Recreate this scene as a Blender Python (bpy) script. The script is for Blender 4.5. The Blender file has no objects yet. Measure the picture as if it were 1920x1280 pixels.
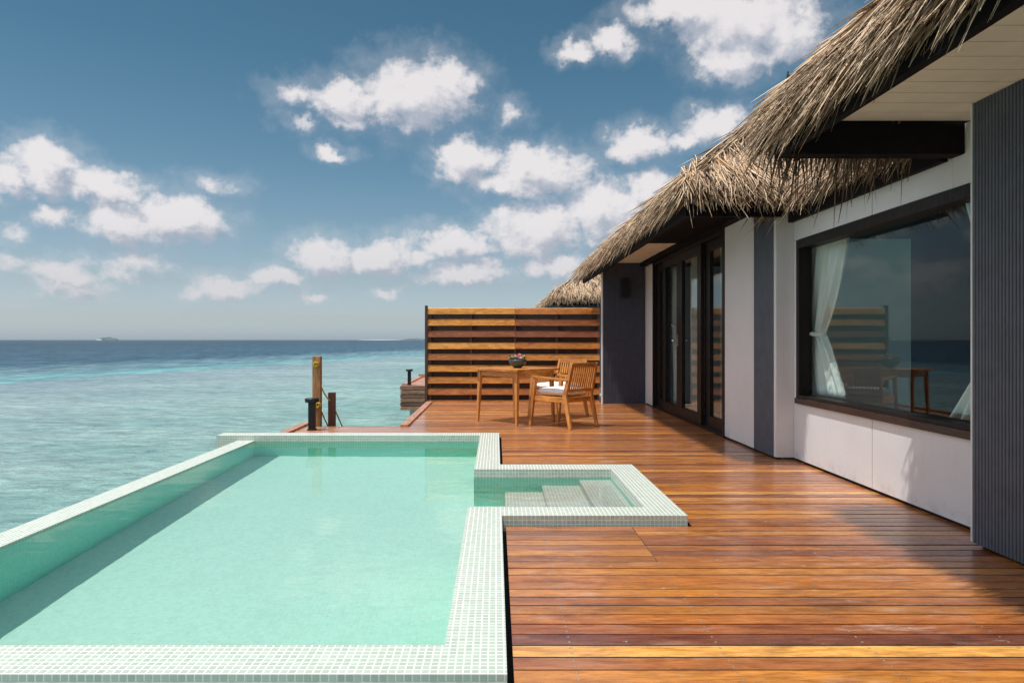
import bpy, bmesh, math, random
import numpy as np
from mathutils import Vector, Matrix
random.seed(7); rng = np.random.default_rng(7)
SC = bpy.context.scene; COL = bpy.context.collection
R = math.radians

# ------------------------------------------------------------ camera, light
H, F, CX, CY = 1.07, 1317.0, 930.0, 637.0      # eye height; focal length and principal point in photo pixels
cam = bpy.data.cameras.new('camera'); camo = bpy.data.objects.new('camera', cam); COL.objects.link(camo)
camo.location = (0, 0, H); camo.rotation_euler = (R(90), 0, 0)
cam.sensor_width = 36; cam.lens = F/1920*36; cam.shift_x = (960-CX)/1920; cam.shift_y = -(640-CY)/1920
cam.clip_start = 0.05; cam.clip_end = 60000; SC.camera = camo

SUN = Vector((0.30, 0.13, -1.0)).normalized()    # direction the sunlight travels
sl = bpy.data.lights.new('sun', 'SUN'); sl.energy = 4.1; sl.angle = R(0.6); sl.color = (1.0, 0.955, 0.90)
so = bpy.data.objects.new('sun', sl); COL.objects.link(so); so.rotation_euler = SUN.to_track_quat('-Z', 'Y').to_euler()
so.location = (-3, -1, 12)
sl.cycles.is_caustics_light = True
SC.view_settings.view_transform = 'Standard'; SC.view_settings.look = 'None'
SC.view_settings.exposure = 0.0; SC.view_settings.gamma = 1.0
SC.cycles.max_bounces = 10; SC.cycles.transparent_max_bounces = 12
SC.cycles.caustics_reflective = False; SC.cycles.caustics_refractive = True
SC.cycles.blur_glossy = 0.5; SC.cycles.sample_clamp_indirect = 6.0
try:
    SC.cycles.use_denoising = True
except Exception: pass

def lin(c):
    c = c/255.0
    return c/12.92 if c <= 0.04045 else ((c+0.055)/1.055)**2.4
def srgb(r, g, b): return (lin(r), lin(g), lin(b), 1)

class NT:
    """short-hand for building node trees"""
    def __init__(s, tree): s.t = tree; s.n = tree.nodes; s.l = tree.links
    def put(s, sock, v):
        if v is None: return
        if isinstance(v, bpy.types.NodeSocket): s.l.new(v, sock)
        else:
            try: sock.default_value = v
            except Exception:
                if len(v) == 3: sock.default_value = (*v, 1)
                else: sock.default_value = v[:3]
    def math(s, op, a, b=None, c=None, clamp=False):
        m = s.n.new('ShaderNodeMath'); m.operation = op; m.use_clamp = clamp
        for i, v in enumerate((a, b, c)): s.put(m.inputs[i], v)
        return m.outputs[0]
    def vm(s, op, a, b=None, scale=None):
        m = s.n.new('ShaderNodeVectorMath'); m.operation = op
        s.put(m.inputs[0], a); s.put(m.inputs[1], b)
        if scale is not None: s.put(m.inputs['Scale'], scale)
        return m.outputs['Value'] if op in ('LENGTH', 'DOT_PRODUCT') else m.outputs[0]
    def mix(s, f, a, b, blend='MIX'):
        m = s.n.new('ShaderNodeMix'); m.data_type = 'RGBA'; m.blend_type = blend
        s.put(m.inputs[0], f); s.put(m.inputs[6], a); s.put(m.inputs[7], b)
        return m.outputs[2]
    def noise(s, vec, scale, detail=3, rough=0.5, dist=0.0, color=False, lac=2.0):
        m = s.n.new('ShaderNodeTexNoise'); s.put(m.inputs['Vector'], vec)
        m.inputs['Scale'].default_value = scale; m.inputs['Detail'].default_value = detail
        m.inputs['Roughness'].default_value = rough; m.inputs['Distortion'].default_value = dist
        m.inputs['Lacunarity'].default_value = lac
        return m.outputs['Color'] if color else m.outputs['Fac']
    def ramp(s, f, stops, interp='LINEAR'):
        m = s.n.new('ShaderNodeValToRGB'); cr = m.color_ramp; cr.interpolation = interp
        while len(cr.elements) < len(stops): cr.elements.new(0.5)
        for e, (p, c) in zip(cr.elements, stops):
            e.position = p; e.color = (*c[:3], 1) if hasattr(c, '__len__') else (c, c, c, 1)
        s.put(m.inputs[0], f); return m.outputs[0]
    def rng(s, v, a, b, c=0.0, d=1.0, smooth=True):
        m = s.n.new('ShaderNodeMapRange'); m.interpolation_type = 'SMOOTHSTEP' if smooth else 'LINEAR'
        s.put(m.inputs[0], v); s.put(m.inputs[1], a); s.put(m.inputs[2], b); s.put(m.inputs[3], c); s.put(m.inputs[4], d)
        return m.outputs[0]
    def xyz(s, v):
        m = s.n.new('ShaderNodeSeparateXYZ'); s.put(m.inputs[0], v); return m.outputs
    def comb(s, x=0.0, y=0.0, z=0.0):
        m = s.n.new('ShaderNodeCombineXYZ')
        for i, v in enumerate((x, y, z)): s.put(m.inputs[i], v)
        return m.outputs[0]
    def bump(s, h, strength, dist=0.01, normal=None):
        m = s.n.new('ShaderNodeBump'); s.put(m.inputs['Height'], h)
        m.inputs['Strength'].default_value = strength; m.inputs['Distance'].default_value = dist
        if normal is not None: s.put(m.inputs['Normal'], normal)
        return m.outputs[0]
    def coord(s, which='Object'):
        return s.n.new('ShaderNodeTexCoord').outputs[which]

# ------------------------------------------------------------ sky with fair-weather cumulus
world = bpy.data.worlds.new('World'); SC.world = world; world.use_nodes = True
W = NT(world.node_tree)
bg = W.n['Background']; bg.inputs[1].default_value = 0.1
sky = W.n.new('ShaderNodeTexSky'); sky.sky_type = 'NISHITA'; sky.sun_disc = False
sky.sun_elevation = math.asin(-SUN.z); sky.sun_rotation = math.atan2(-SUN.x, -SUN.y)
dirv = W.coord('Generated'); dx, dy, dz = W.xyz(W.vm('NORMALIZE', dirv))
el = W.math('ARCSINE', dz); az = W.math('ARCTAN2', dx, dy)
# sky tint by elevation (radians), brightened overhead as added fill light
tint = W.ramp(W.math('MULTIPLY', el, 0.625), [(0.0, (1.20, 1.50, 2.05)), (0.019, (1.02, 1.13, 1.42)), (0.05, (0.92, 0.97, 1.04)),
              (0.094, (0.80, 0.92, 0.91)), (0.156, (0.61, 0.84, 0.83)), (0.234, (0.46, 0.75, 0.74)), (0.3125, (0.40, 0.69, 0.68)), (0.42, (0.8, 0.95, 0.95)), (1.0, (1.2, 1.25, 1.3))])
clear = W.mix(1.0, sky.outputs[0], tint, 'MULTIPLY')
CL = [(780,180,118,76,1),(645,190,95,40,.85),(560,180,50,22,.5),(660,228,50,20,.6),(845,160,60,45,.8),
      (575,230,40,16,.5),(620,285,38,16,.6),(875,300,66,46,1),(1010,325,108,52,1),(940,345,80,28,.8),(960,220,22,22,.4),
      (340,412,102,46,1),(225,420,82,42,.95),(90,318,85,46,1),(185,350,105,36,.9),(10,332,60,36,.8),(105,402,52,16,.6),(400,345,40,14,.3),
      (610,482,70,42,1),(705,485,72,34,1),(850,455,110,36,.9),(1010,430,100,66,1),(1130,395,90,66,1),(1215,355,55,40,.9),(780,475,60,26,.7),
      (870,510,98,30,.9),(1040,495,72,26,.85),(1205,274,72,36,.95),(1345,235,75,36,.95),(1285,265,50,18,.6),
      (1400,40,150,70,1),(1290,15,120,42,1),(1380,112,92,44,.95),(1475,60,80,60,.9),(1145,78,50,30,.8),(1080,98,38,22,.65),
      (130,512,110,26,.6),(250,495,70,30,.65),(420,545,95,26,.6),(525,522,66,22,.7),(585,552,42,12,.6),(722,543,40,12,.6),
      (120,540,100,18,.5),(25,500,50,14,.4),(1090,520,60,22,.6),(30,435,22,14,.4)]
g = bpy.data.node_groups.new('cloud density', 'ShaderNodeTree')
g.interface.new_socket('P', in_out='INPUT', socket_type='NodeSocketVector')
g.interface.new_socket('D', in_out='OUTPUT', socket_type='NodeSocketFloat')
G = NT(g); gi = g.nodes.new('NodeGroupInput'); go = g.nodes.new('NodeGroupOutput')
P = gi.outputs[0]
wob = G.vm('SCALE', G.vm('SUBTRACT', G.noise(P, 22.0, 4, 0.62, color=True), (0.5, 0.5, 0.5)), scale=0.058)
PW = G.vm('MULTIPLY', G.vm('ADD', P, wob), (1, 1, 0))
acc = None
for (px, py, rx, ry, wgt) in CL:
    a_ = math.atan((px-CX)/F); e_ = math.atan((CY-py)/F*math.cos(a_)); ca = math.cos(a_)**2
    m = G.n.new('ShaderNodeVectorMath'); m.operation = 'SUBTRACT'; G.put(m.inputs[0], PW); m.inputs[1].default_value = (a_, e_, 0)
    m2 = G.vm('MULTIPLY', m.outputs[0], (F/rx/ca, F/ry/(math.cos(e_)**2), 0))
    d = G.math('MULTIPLY_ADD', G.vm('LENGTH', m2), -wgt*0.9, wgt*0.98)
    acc = d if acc is None else G.math('MAXIMUM', acc, d)
# unseen clouds over the rest of the sky, thickened as fill light
s0 = G.xyz(P)
rest = G.math('SUBTRACT', G.noise(G.vm('MULTIPLY', P, (1, 2.0, 1)), 3.0, 5, 0.6), 0.42)
away = G.rng(G.math('ABSOLUTE', s0[0]), 0.62, 0.75)
acc = G.math('MAXIMUM', acc, G.math('MULTIPLY_ADD', G.math('MULTIPLY', rest, 4.0), away, G.math('MULTIPLY_ADD', away, 0.9, -0.9)))
fb = G.math('SUBTRACT', G.noise(G.vm('MULTIPLY', P, (1, 1.25, 1)), 34.0, 7, 0.60), 0.5)
fb2 = G.math('SUBTRACT', G.noise(P, 11.0, 3, 0.5), 0.5)
tot = G.math('ADD', acc, G.math('MULTIPLY_ADD', fb, 0.95, G.math('MULTIPLY', fb2, 0.55)))
G.l.new(tot, go.inputs[0])
def cloud(v):
    n = W.n.new('ShaderNodeGroup'); n.node_tree = g; W.put(n.inputs[0], v); return n.outputs[0]
pv = W.comb(az, el, 0.0)
d0 = cloud(pv); d1 = cloud(W.vm('ADD', pv, (-0.012, 0.022, 0)))
veil = W.rng(d0, -0.60, 0.30, 0.0, 0.22)      # thin haze round each cloud
mask = W.math('MAXIMUM', W.rng(d0, -0.10, 0.50), veil)
above = W.rng(el, 0.004, 0.05)
mask = W.math('MULTIPLY', mask, above)
lit = W.rng(W.math('SUBTRACT', d0, d1), -0.45, 0.32)
ccol = W.mix(lit, srgb(186, 192, 206), srgb(250, 245, 246))
ccol = W.mix(W.rng(el, 0.02, 0.2), W.mix(0.45, ccol, srgb(178, 186, 198)), ccol)
glow = W.rng(W.vm('DOT_PRODUCT', W.vm('NORMALIZE', dirv), tuple(-SUN)), 0.3, 1.0, 9.0, 17.0)   # clouds nearer the sun are brighter, boosted to add fill
ccol10 = W.vm('SCALE', ccol, scale=glow)
W.l.new(W.mix(W.math('MULTIPLY', mask, 0.93), clear, ccol10), bg.inputs[0])

# ------------------------------------------------------------ mesh helpers
class MB:
    def __init__(s): s.v = []; s.f = []; s.r = []
    def add(s, vs, fs, r=None):
        b = len(s.v); s.v += [tuple(p) for p in vs]; s.f += [tuple(b+i for i in f) for f in fs]
        s.r += [random.random() if r is None else r]*len(fs)
    def box(s, x0, x1, y0, y1, z0, z1, r=None):
        s.add([(x0,y0,z0),(x1,y0,z0),(x1,y1,z0),(x0,y1,z0),(x0,y0,z1),(x1,y0,z1),(x1,y1,z1),(x0,y1,z1)],
              [(0,3,2,1),(4,5,6,7),(0,1,5,4),(1,2,6,5),(2,3,7,6),(3,0,4,7)], r)
    def beam(s, a, b, w, d, w2=None, d2=None, up=(0, 0, 1), r=None):
        """tapered bar between two points, w across and d along 'up'"""
        a, b = Vector(a), Vector(b); t = (b-a).normalized(); u = Vector(up)
        if abs(t.dot(u)) > 0.95: u = Vector((0, 1, 0))
        sx = t.cross(u).normalized(); sy = sx.cross(t).normalized()
        w2 = w if w2 is None else w2; d2 = d if d2 is None else d2; vs = []
        for p, ww, dd in ((a, w, d), (b, w2, d2)):
            for i, j in ((-1,-1),(1,-1),(1,1),(-1,1)): vs.append(p + sx*ww/2*i + sy*dd/2*j)
        s.add(vs, [(3,2,1,0),(4,5,6,7),(0,1,5,4),(1,2,6,5),(2,3,7,6),(3,0,4,7)], r)
    def tube(s, pts, rad, n=8, r=None, cap=True):
        pts = [Vector(p) for p in pts]; rs = rad if hasattr(rad, '__len__') else [rad]*len(pts); vs = []; up = None
        for i, p in enumerate(pts):
            t = (pts[min(i+1, len(pts)-1)]-pts[max(i-1, 0)]).normalized()
            if up is None: up = Vector((0,0,1)) if abs(t.z) < 0.9 else Vector((1,0,0))
            sx = t.cross(up).normalized(); up = sx.cross(t).normalized()
            for k in range(n):
                a = 2*math.pi*k/n; vs.append(p + (sx*math.cos(a)+up*math.sin(a))*rs[i])
        fs = [(i*n+k, i*n+(k+1)%n, (i+1)*n+(k+1)%n, (i+1)*n+k) for i in range(len(pts)-1) for k in range(n)]
        if cap: fs += [tuple(range(n))[::-1], tuple((len(pts)-1)*n+k for k in range(n))]
        s.add(vs, fs, r)
    def lathe(s, prof, c=(0,0,0), n=32, r=None):
        vs = []; fs = []
        for (rr, z) in prof:
            for k in range(n):
                a = 2*math.pi*k/n; vs.append((c[0]+rr*math.cos(a), c[1]+rr*math.sin(a), c[2]+z))
        for i in range(len(prof)-1):
            for k in range(n): fs.append((i*n+k, i*n+(k+1)%n, (i+1)*n+(k+1)%n, (i+1)*n+k))
        s.add(vs, fs, r)
    def prism(s, poly, z0, z1, r=None):
        n = len(poly)
        s.add([(x,y,z0) for x,y in poly]+[(x,y,z1) for x,y in poly],
              [tuple(range(n))[::-1], tuple(range(n, 2*n))]+[(i,(i+1)%n,n+(i+1)%n,n+i) for i in range(n)], r)
    def build(s, name, mat, parent=None, bevel=0.0, smooth=False, seg=2, uv=True):
        me = bpy.data.meshes.new(name); me.from_pydata(s.v, [], s.f); me.update()
        at = me.attributes.new('rnd', 'FLOAT', 'FACE'); at.data.foreach_set('value', s.r)
        if uv and len(s.f) < 20000:
            ul = me.uv_layers.new(name='metres'); vs = me.vertices
            for p in me.polygons:
                n = p.normal; ax = max(range(3), key=lambda i: abs(n[i]))
                for li in p.loop_indices:
                    c = vs[me.loops[li].vertex_index].co
                    ul.data[li].uv = (c.y, c.z) if ax == 0 else ((c.x, c.z) if ax == 1 else (c.x, c.y))
        o = bpy.data.objects.new(name, me); COL.objects.link(o); me.materials.append(mat)
        if parent: o.parent = parent
        if smooth:
            for p in me.polygons: p.use_smooth = True
        if bevel:
            b = o.modifiers.new('bevel', 'BEVEL'); b.width = bevel; b.segments = seg; b.limit_method = 'ANGLE'; b.angle_limit = R(35)
            b.harden_normals = False
        return o
def tag(o, label=None, cat=None, group=None, kind=None):
    if label: o['label'] = label
    if cat: o['category'] = cat
    if group: o['group'] = group
    if kind: o['kind'] = kind
    return o
def empty(name, loc=(0,0,0), rz=0.0, label=None, cat=None, group=None):
    o = bpy.data.objects.new(name, None); COL.objects.link(o); o.location = loc; o.rotation_euler = (0,0,rz)
    o.empty_display_size = 0.2
    return tag(o, label, cat, group)
def copy_tree(o, parent=None):
    c = o.copy(); COL.objects.link(c)
    if parent: c.parent = parent; c.matrix_parent_inverse = o.matrix_parent_inverse.copy()
    for ch in list(o.children): copy_tree(ch, c)
    return c
def box(name, mat, parent, x0, x1, y0, y1, z0, z1, bevel=0.0, r=None):
    m = MB(); m.box(x0,x1,y0,y1,z0,z1, r); return m.build(name, mat, parent, bevel)

# ------------------------------------------------------------ materials
def newmat(name):
    m = bpy.data.materials.new(name); m.use_nodes = True
    N = NT(m.node_tree); b = N.n['Principled BSDF']; return m, N, b
def mat_wood(name, axis, cols, rough=0.42, wear=0.0, scale=1.0, coat=0.0, rgh=0.0, spec=0.5, dark=0.0):
    """plank colour picked per piece from 'cols', grain running along 'axis'"""
    m, N, b = newmat(name); co = N.coord()
    at = N.n.new('ShaderNodeAttribute'); at.attribute_name = 'rnd'; rnd = at.outputs['Fac']
    st = {'x': (0.11, 1, 1), 'y': (1, 0.11, 1), 'z': (1, 1, 0.11)}[axis]
    off = N.comb(N.math('MULTIPLY', rnd, 37.0), N.math('MULTIPLY', rnd, 91.0), N.math('MULTIPLY', rnd, 53.0))
    g0 = N.vm('ADD', N.vm('MULTIPLY', co, st), off)
    fine = N.noise(g0, 85*scale, 5, 0.7, 0.4); broad = N.noise(N.vm('MULTIPLY', g0, {'x': (2.2,1,1), 'y': (1,2.2,1), 'z': (1,1,2.2)}[axis]), 14*scale, 5, 0.65, 0.8)
    base = N.ramp(rnd, [(i/max(1, len(cols)-1), c) for i, c in enumerate(cols)])
    c = N.mix(N.rng(fine, 0.35, 0.75), base, N.mix(1.0, base, (0.50, 0.40, 0.34, 1), 'MULTIPLY'))
    c = N.mix(N.rng(broad, 0.42, 0.70, 0, 0.75), c, N.mix(1.0, c, (0.62, 0.50, 0.42, 1), 'MULTIPLY'))
    c = N.mix(N.rng(broad, 0.30, 0.48, 0.45, 0.0), c, N.mix(1.0, c, (1.5, 1.35, 1.1, 1), 'MULTIPLY'))
    rr = N.rng(fine, 0.3, 0.8, rough-0.1, rough+0.14)
    if wear:
        ww = N.vm('ADD', N.vm('MULTIPLY', co, (0.22, 1, 1) if axis == 'x' else (1, 0.22, 1)), off)
        spots = N.rng(N.noise(ww, 13.0, 6, 0.72), 0.54, 0.72)
        big = N.rng(N.noise(co, 0.9, 3, 0.55), 0.42, 0.66)
        patch = N.math('MULTIPLY', spots, N.math('MULTIPLY_ADD', big, 0.8, 0.2))
        c = N.mix(N.math('MULTIPLY', patch, wear), c, (0.62, 0.50, 0.42, 1))
        # pinkish dull areas where the oil has worn off, oiled amber elsewhere
        pink = N.rng(N.noise(N.vm('MULTIPLY', co, (0.5, 1, 1)), 0.8, 3, 0.5), 0.44, 0.62)
        c = N.mix(N.math('MULTIPLY', pink, 0.42), c, N.mix(0.6, c, (0.34, 0.17, 0.11, 1)))
        rr = N.math('ADD', rr, N.math('MULTIPLY', patch, 0.2))
        # small screw plugs / chips
        vo = N.n.new('ShaderNodeTexVoronoi'); vo.inputs['Scale'].default_value = 4.6
        N.put(vo.inputs['Vector'], N.vm('MULTIPLY', co, (1, 1.7, 0)))
        chip = N.math('MULTIPLY', N.rng(vo.outputs['Distance'], 0.06, 0.03), N.rng(N.noise(co, 75, 2), 0.45, 0.55))
        c = N.mix(N.math('MULTIPLY', chip, 0.75), c, (0.62, 0.54, 0.46, 1))
        # screw heads, two to a board at every joist
        X_, Y_, _z = N.xyz(co)
        jx = N.math('MULTIPLY', N.math('SUBTRACT', N.math('FRACT', N.math('DIVIDE', X_, 0.52)), 0.5), 0.52)
        bf = N.math('FRACT', N.math('DIVIDE', N.math('SUBTRACT', Y_, 0.62), 0.0925))
        jy = N.math('MULTIPLY', N.math('SUBTRACT', N.math('ABSOLUTE', N.math('SUBTRACT', bf, 0.5)), 0.24), 0.0925)
        rr2 = N.math('ADD', N.math('MULTIPLY', jx, jx), N.math('MULTIPLY', jy, jy))
        hd = N.math('LESS_THAN', rr2, 0.0044**2); pit = N.math('LESS_THAN', rr2, 0.0060**2)
        c = N.mix(N.math('MULTIPLY', pit, 0.7), c, (0.05, 0.03, 0.02, 1)); c = N.mix(N.math('MULTIPLY', hd, 0.8), c, (0.42, 0.38, 0.34, 1))
        dirt = N.rng(N.noise(N.vm('MULTIPLY', co, (0.35, 1, 1)), 5.0, 6, 0.7), 0.50, 0.66)
        c = N.mix(N.math('MULTIPLY', dirt, 0.55), c, N.mix(1.0, c, (0.42, 0.36, 0.36, 1), 'MULTIPLY'))
    N.put(b.inputs['Base Color'], c); N.put(b.inputs['Roughness'], rr)
    b.inputs['Specular IOR Level'].default_value = spec
    b.inputs['Coat Weight'].default_value = coat; b.inputs['Coat Roughness'].default_value = 0.22
    N.put(b.inputs['Normal'], N.bump(N.math('ADD', fine, N.math('MULTIPLY', broad, 1.2)), 0.35, 0.0025))
    return m
DECKC = [(0.66,0.24,0.045),(0.48,0.165,0.045),(0.22,0.076,0.045),(0.72,0.30,0.05),(0.36,0.13,0.062),(0.62,0.235,0.045),(0.96,0.51,0.12),(0.70,0.275,0.05)]
M_deck = mat_wood('oiled deck timber', 'x', DECKC, 0.34, wear=0.85, coat=0.75)
M_kerb = mat_wood('kerb timber', 'y', [(0.52,0.28,0.19),(0.58,0.34,0.24)], 0.5)
SCRC = [(0.85,0.40,0.07),(0.60,0.23,0.05),(0.28,0.10,0.05),(0.88,0.43,0.09),(0.50,0.19,0.05),(0.20,0.08,0.05),(0.75,0.33,0.07)]
M_screen = mat_wood('screen slats', 'x', SCRC, 0.42)
M_screend = mat_wood('screen posts', 'z', [(0.10,0.045,0.03),(0.13,0.06,0.04)], 0.5)
M_backing = mat_wood('screen backing', 'x', [(0.05,0.028,0.02),(0.035,0.02,0.016)], 0.6)
TEAK = [(0.74,0.34,0.08),(0.64,0.27,0.06),(0.80,0.40,0.11)]
M_teakz = mat_wood('teak upright', 'z', TEAK, 0.4); M_teakx = mat_wood('teak across', 'x', TEAK, 0.4); M_teaky = mat_wood('teak along', 'y', TEAK, 0.4)
M_post = mat_wood('weathered post', 'z', [(0.46,0.26,0.10),(0.40,0.20,0.08)], 0.6, scale=0.6)
M_postd = mat_wood('dark stained post', 'z', [(0.17,0.07,0.045),(0.18,0.08,0.05)], 0.6, scale=0.6)
M_pier = mat_wood('weathered pier boards', 'x', [(0.36,0.20,0.13),(0.26,0.13,0.09),(0.42,0.25,0.17)], 0.65)
M_frame = mat_wood('dark stained joinery', 'z', [(0.011,0.008,0.007),(0.016,0.011,0.009)], 0.5, spec=0.3)
M_sillw = mat_wood('window sill timber', 'y', [(0.045,0.026,0.018),(0.055,0.03,0.02)], 0.4)
M_inwood = mat_wood('room floor boards', 'x', [(0.24,0.15,0.09),(0.30,0.19,0.11)], 0.35)

def mat_plain(name, col, rough=0.5, metal=0.0, mott=0.0, mscale=20, bump=0.0, spec=0.5):
    m, N, b = newmat(name); c = (*col, 1); co = N.coord()
    if mott:
        nz = N.noise(co, mscale, 5, 0.65)
        c2 = N.mix(N.rng(nz, 0.3, 0.7), N.mix(1.0, c, (1-mott, 1-mott, 1-mott, 1), 'MULTIPLY'), N.mix(1.0, c, (1+mott, 1+mott, 1+mott, 1), 'MULTIPLY'))
        N.put(b.inputs['Base Color'], c2)
    else: b.inputs['Base Color'].default_value = c
    b.inputs['Roughness'].default_value = rough; b.inputs['Metallic'].default_value = metal
    b.inputs['Specular IOR Level'].default_value = spec
    if bump: N.put(b.inputs['Normal'], N.bump(N.noise(co, mscale*4, 3), bump, 0.003))
    return m
M_black = mat_plain('black coated metal', (0.012,0.013,0.016), 0.38, 0.3, 0.2, 60)
M_ebony = mat_plain('dark stained fascia', (0.006,0.0055,0.007), 0.8, 0, 0.3, 14, 0.1, spec=0.15)
M_soffit = mat_plain('cream soffit board', (0.80,0.82,0.76), 0.6, 0, 0.05, 5)
M_chrome = mat_plain('satin metal', (0.7,0.68,0.65), 0.25, 1.0)
M_cushion = mat_plain('white cushion cloth', (0.80,0.78,0.74), 0.9, 0, 0.05, 30, 0.4)
M_bowl = mat_plain('dark glazed bowl', (0.045,0.065,0.06), 0.3, 0, 0.35, 12)
M_rope = mat_plain('yellow rope', (0.55,0.36,0.03), 0.8, 0, 0.2, 90, 0.5)
M_conc = mat_plain('concrete pile', (0.42,0.50,0.46), 0.8, 0, 0.12, 5, 0.3)
M_red = mat_plain('pink petals', (0.75,0.22,0.26), 0.6, 0, 0.3, 40)
M_whitep = mat_plain('white petals', (0.78,0.74,0.66), 0.6, 0, 0.1, 40)
M_green = mat_plain('green leaves', (0.12,0.24,0.05), 0.5, 0, 0.4, 30)
M_side = mat_plain('dark board edge', (0.014,0.009,0.007), 0.9, 0, 0.4, 30)  # board side faces, near black and much darker than the tops
M_joint = mat_plain('dark deck void', (0.012,0.010,0.010), 0.9)
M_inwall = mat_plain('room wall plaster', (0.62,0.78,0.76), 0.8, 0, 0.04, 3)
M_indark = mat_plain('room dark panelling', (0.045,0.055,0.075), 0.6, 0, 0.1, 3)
M_teal = mat_plain('teal upholstery', (0.03,0.20,0.20), 0.9, 0, 0.2, 40)

def mat_cement(name, col):
    m, N, b = newmat(name); co = N.coord()
    sp = N.noise(co, 260, 2, 0.6); br = N.noise(co, 2.2, 4, 0.6)
    v = N.n.new('ShaderNodeTexVoronoi'); v.inputs['Scale'].default_value = 26; N.put(v.inputs['Vector'], co)
    pit = N.math('MULTIPLY', N.rng(v.outputs['Distance'], 0.09, 0.04), N.rng(N.noise(co, 5, 2), 0.55, 0.6))
    c = N.mix(N.rng(sp, 0.35, 0.7), (*[x*0.93 for x in col], 1), (*[x*1.05 for x in col], 1))
    c = N.mix(N.rng(br, 0.35, 0.7, 0, 0.5), c, N.mix(1.0, c, (0.90, 0.89, 0.87, 1), 'MULTIPLY'))
    c = N.mix(N.math('MULTIPLY', pit, 0.5), c, (0.25, 0.23, 0.21, 1))
    stk = N.noise(N.vm('MULTIPLY', co, (1, 1, 0.05)), 16.0, 5, 0.7)
    c = N.mix(N.rng(stk, 0.54, 0.72, 0, 0.22), c, N.mix(1.0, c, (0.78, 0.75, 0.70, 1), 'MULTIPLY'))
    low = N.math('MULTIPLY', N.rng(N.xyz(co)[2], 0.16, 0.02), N.rng(N.noise(co, 9, 5, 0.7), 0.45, 0.7))
    c = N.mix(N.math('MULTIPLY', low, 0.35), c, (0.34, 0.28, 0.23, 1))
    N.put(b.inputs['Base Color'], c); b.inputs['Roughness'].default_value = 0.75
    N.put(b.inputs['Normal'], N.bump(sp, 0.15, 0.002)); return m
M_panel = mat_cement('pale cement board', (0.72,0.745,0.77))
M_rib = mat_plain('blue grey ribbed cladding', (0.082,0.097,0.125), 0.6, 0, 0.12, 8, 0.1)
M_ribd = mat_plain('dark ribbed cladding', (0.062,0.073,0.105), 0.65, 0, 0.12, 8, 0.1)

def mat_tiles(name, tile, grout, pitch=0.0256, rough=0.18, vari=0.10, gw=0.085):
    m, N, b = newmat(name); uvn = N.n.new('ShaderNodeUVMap'); uvn.uv_map = 'metres'
    u, v, _ = N.xyz(N.vm('SCALE', uvn.outputs[0], scale=1/pitch))
    fu = N.math('ABSOLUTE', N.math('SUBTRACT', N.math('FRACT', u), 0.5)); fv = N.math('ABSOLUTE', N.math('SUBTRACT', N.math('FRACT', v), 0.5))
    e = N.math('MAXIMUM', fu, fv)
    gm = N.rng(e, 0.5-gw-0.02, 0.5-gw+0.03)
    wn = N.n.new('ShaderNodeTexWhiteNoise'); wn.noise_dimensions = '2D'
    N.put(wn.inputs['Vector'], N.comb(N.math('FLOOR', u), N.math('FLOOR', v), 0.0))
    tc = N.mix(wn.outputs['Value'], (*[x*(1-vari) for x in tile], 1), (*[min(1, x*(1+vari)) for x in tile], 1))
    blot = N.noise(N.coord(), 3.0, 4, 0.6)
    tc = N.mix(N.rng(blot, 0.5, 0.75, 0, 0.25), tc, (*[x*0.8 for x in tile], 1))
    gc = N.mix(N.rng(N.noise(N.coord(), 25, 3), 0.4, 0.8), (*grout, 1), (*[x*0.8 for x in grout], 1))
    N.put(b.inputs['Base Color'], N.mix(gm, tc, gc))
    N.put(b.inputs['Roughness'], N.math('MULTIPLY_ADD', gm, 0.6, rough))
    tilt = N.vm('SCALE', N.vm('SUBTRACT', wn.outputs['Color'], (0.5,0.5,0.5)), scale=0.035)
    bn = N.bump(N.math('SUBTRACT', 1.0, gm), 0.5, 0.0012)
    N.put(b.inputs['Normal'], N.vm('NORMALIZE', N.vm('ADD', bn, tilt)))
    return m
M_cop = mat_tiles('pale green glass mosaic', (0.43,0.52,0.43), (0.72,0.72,0.67), rough=0.25, gw=0.10)
M_shell = mat_tiles('pool basin mosaic', (0.47,0.82,0.69), (0.52,0.84,0.73), rough=0.5, vari=0.05)

M_shellw = mat_tiles('shade tinted basin wall', (0.24,0.80,0.62), (0.40,0.86,0.72), rough=0.4, vari=0.06)  # deeper teal than the floor: the walls' shade put into their colour
def mat_strand(name, ramp_cols):
    m, N, b = newmat(name)
    at = N.n.new('ShaderNodeAttribute'); at.attribute_name = 'rnd'
    c = N.ramp(at.outputs['Fac'], ramp_cols)
    nz = N.noise(N.coord(), 40, 3, 0.6)
    c = N.mix(N.rng(nz, 0.4, 0.75, 0, 0.6), c, N.mix(1.0, c, (0.6, 0.52, 0.45, 1), 'MULTIPLY'))
    N.put(b.inputs['Base Color'], c); b.inputs['Roughness'].default_value = 0.6
    b.inputs['Specular IOR Level'].default_value = 0.35
    return m
M_thatch = mat_strand('dry palm thatch', [(0.0, (0.04,0.024,0.015)), (0.22, (0.15,0.095,0.058)), (0.42, (0.42,0.29,0.18)),
                      (0.65, (0.68,0.49,0.325)), (0.88, (0.84,0.66,0.46)), (1.0, (0.55,0.34,0.16))])
M_thbase = mat_plain('packed thatch', (0.14,0.10,0.068), 0.9, 0, 0.5, 30, 1.0)

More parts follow.
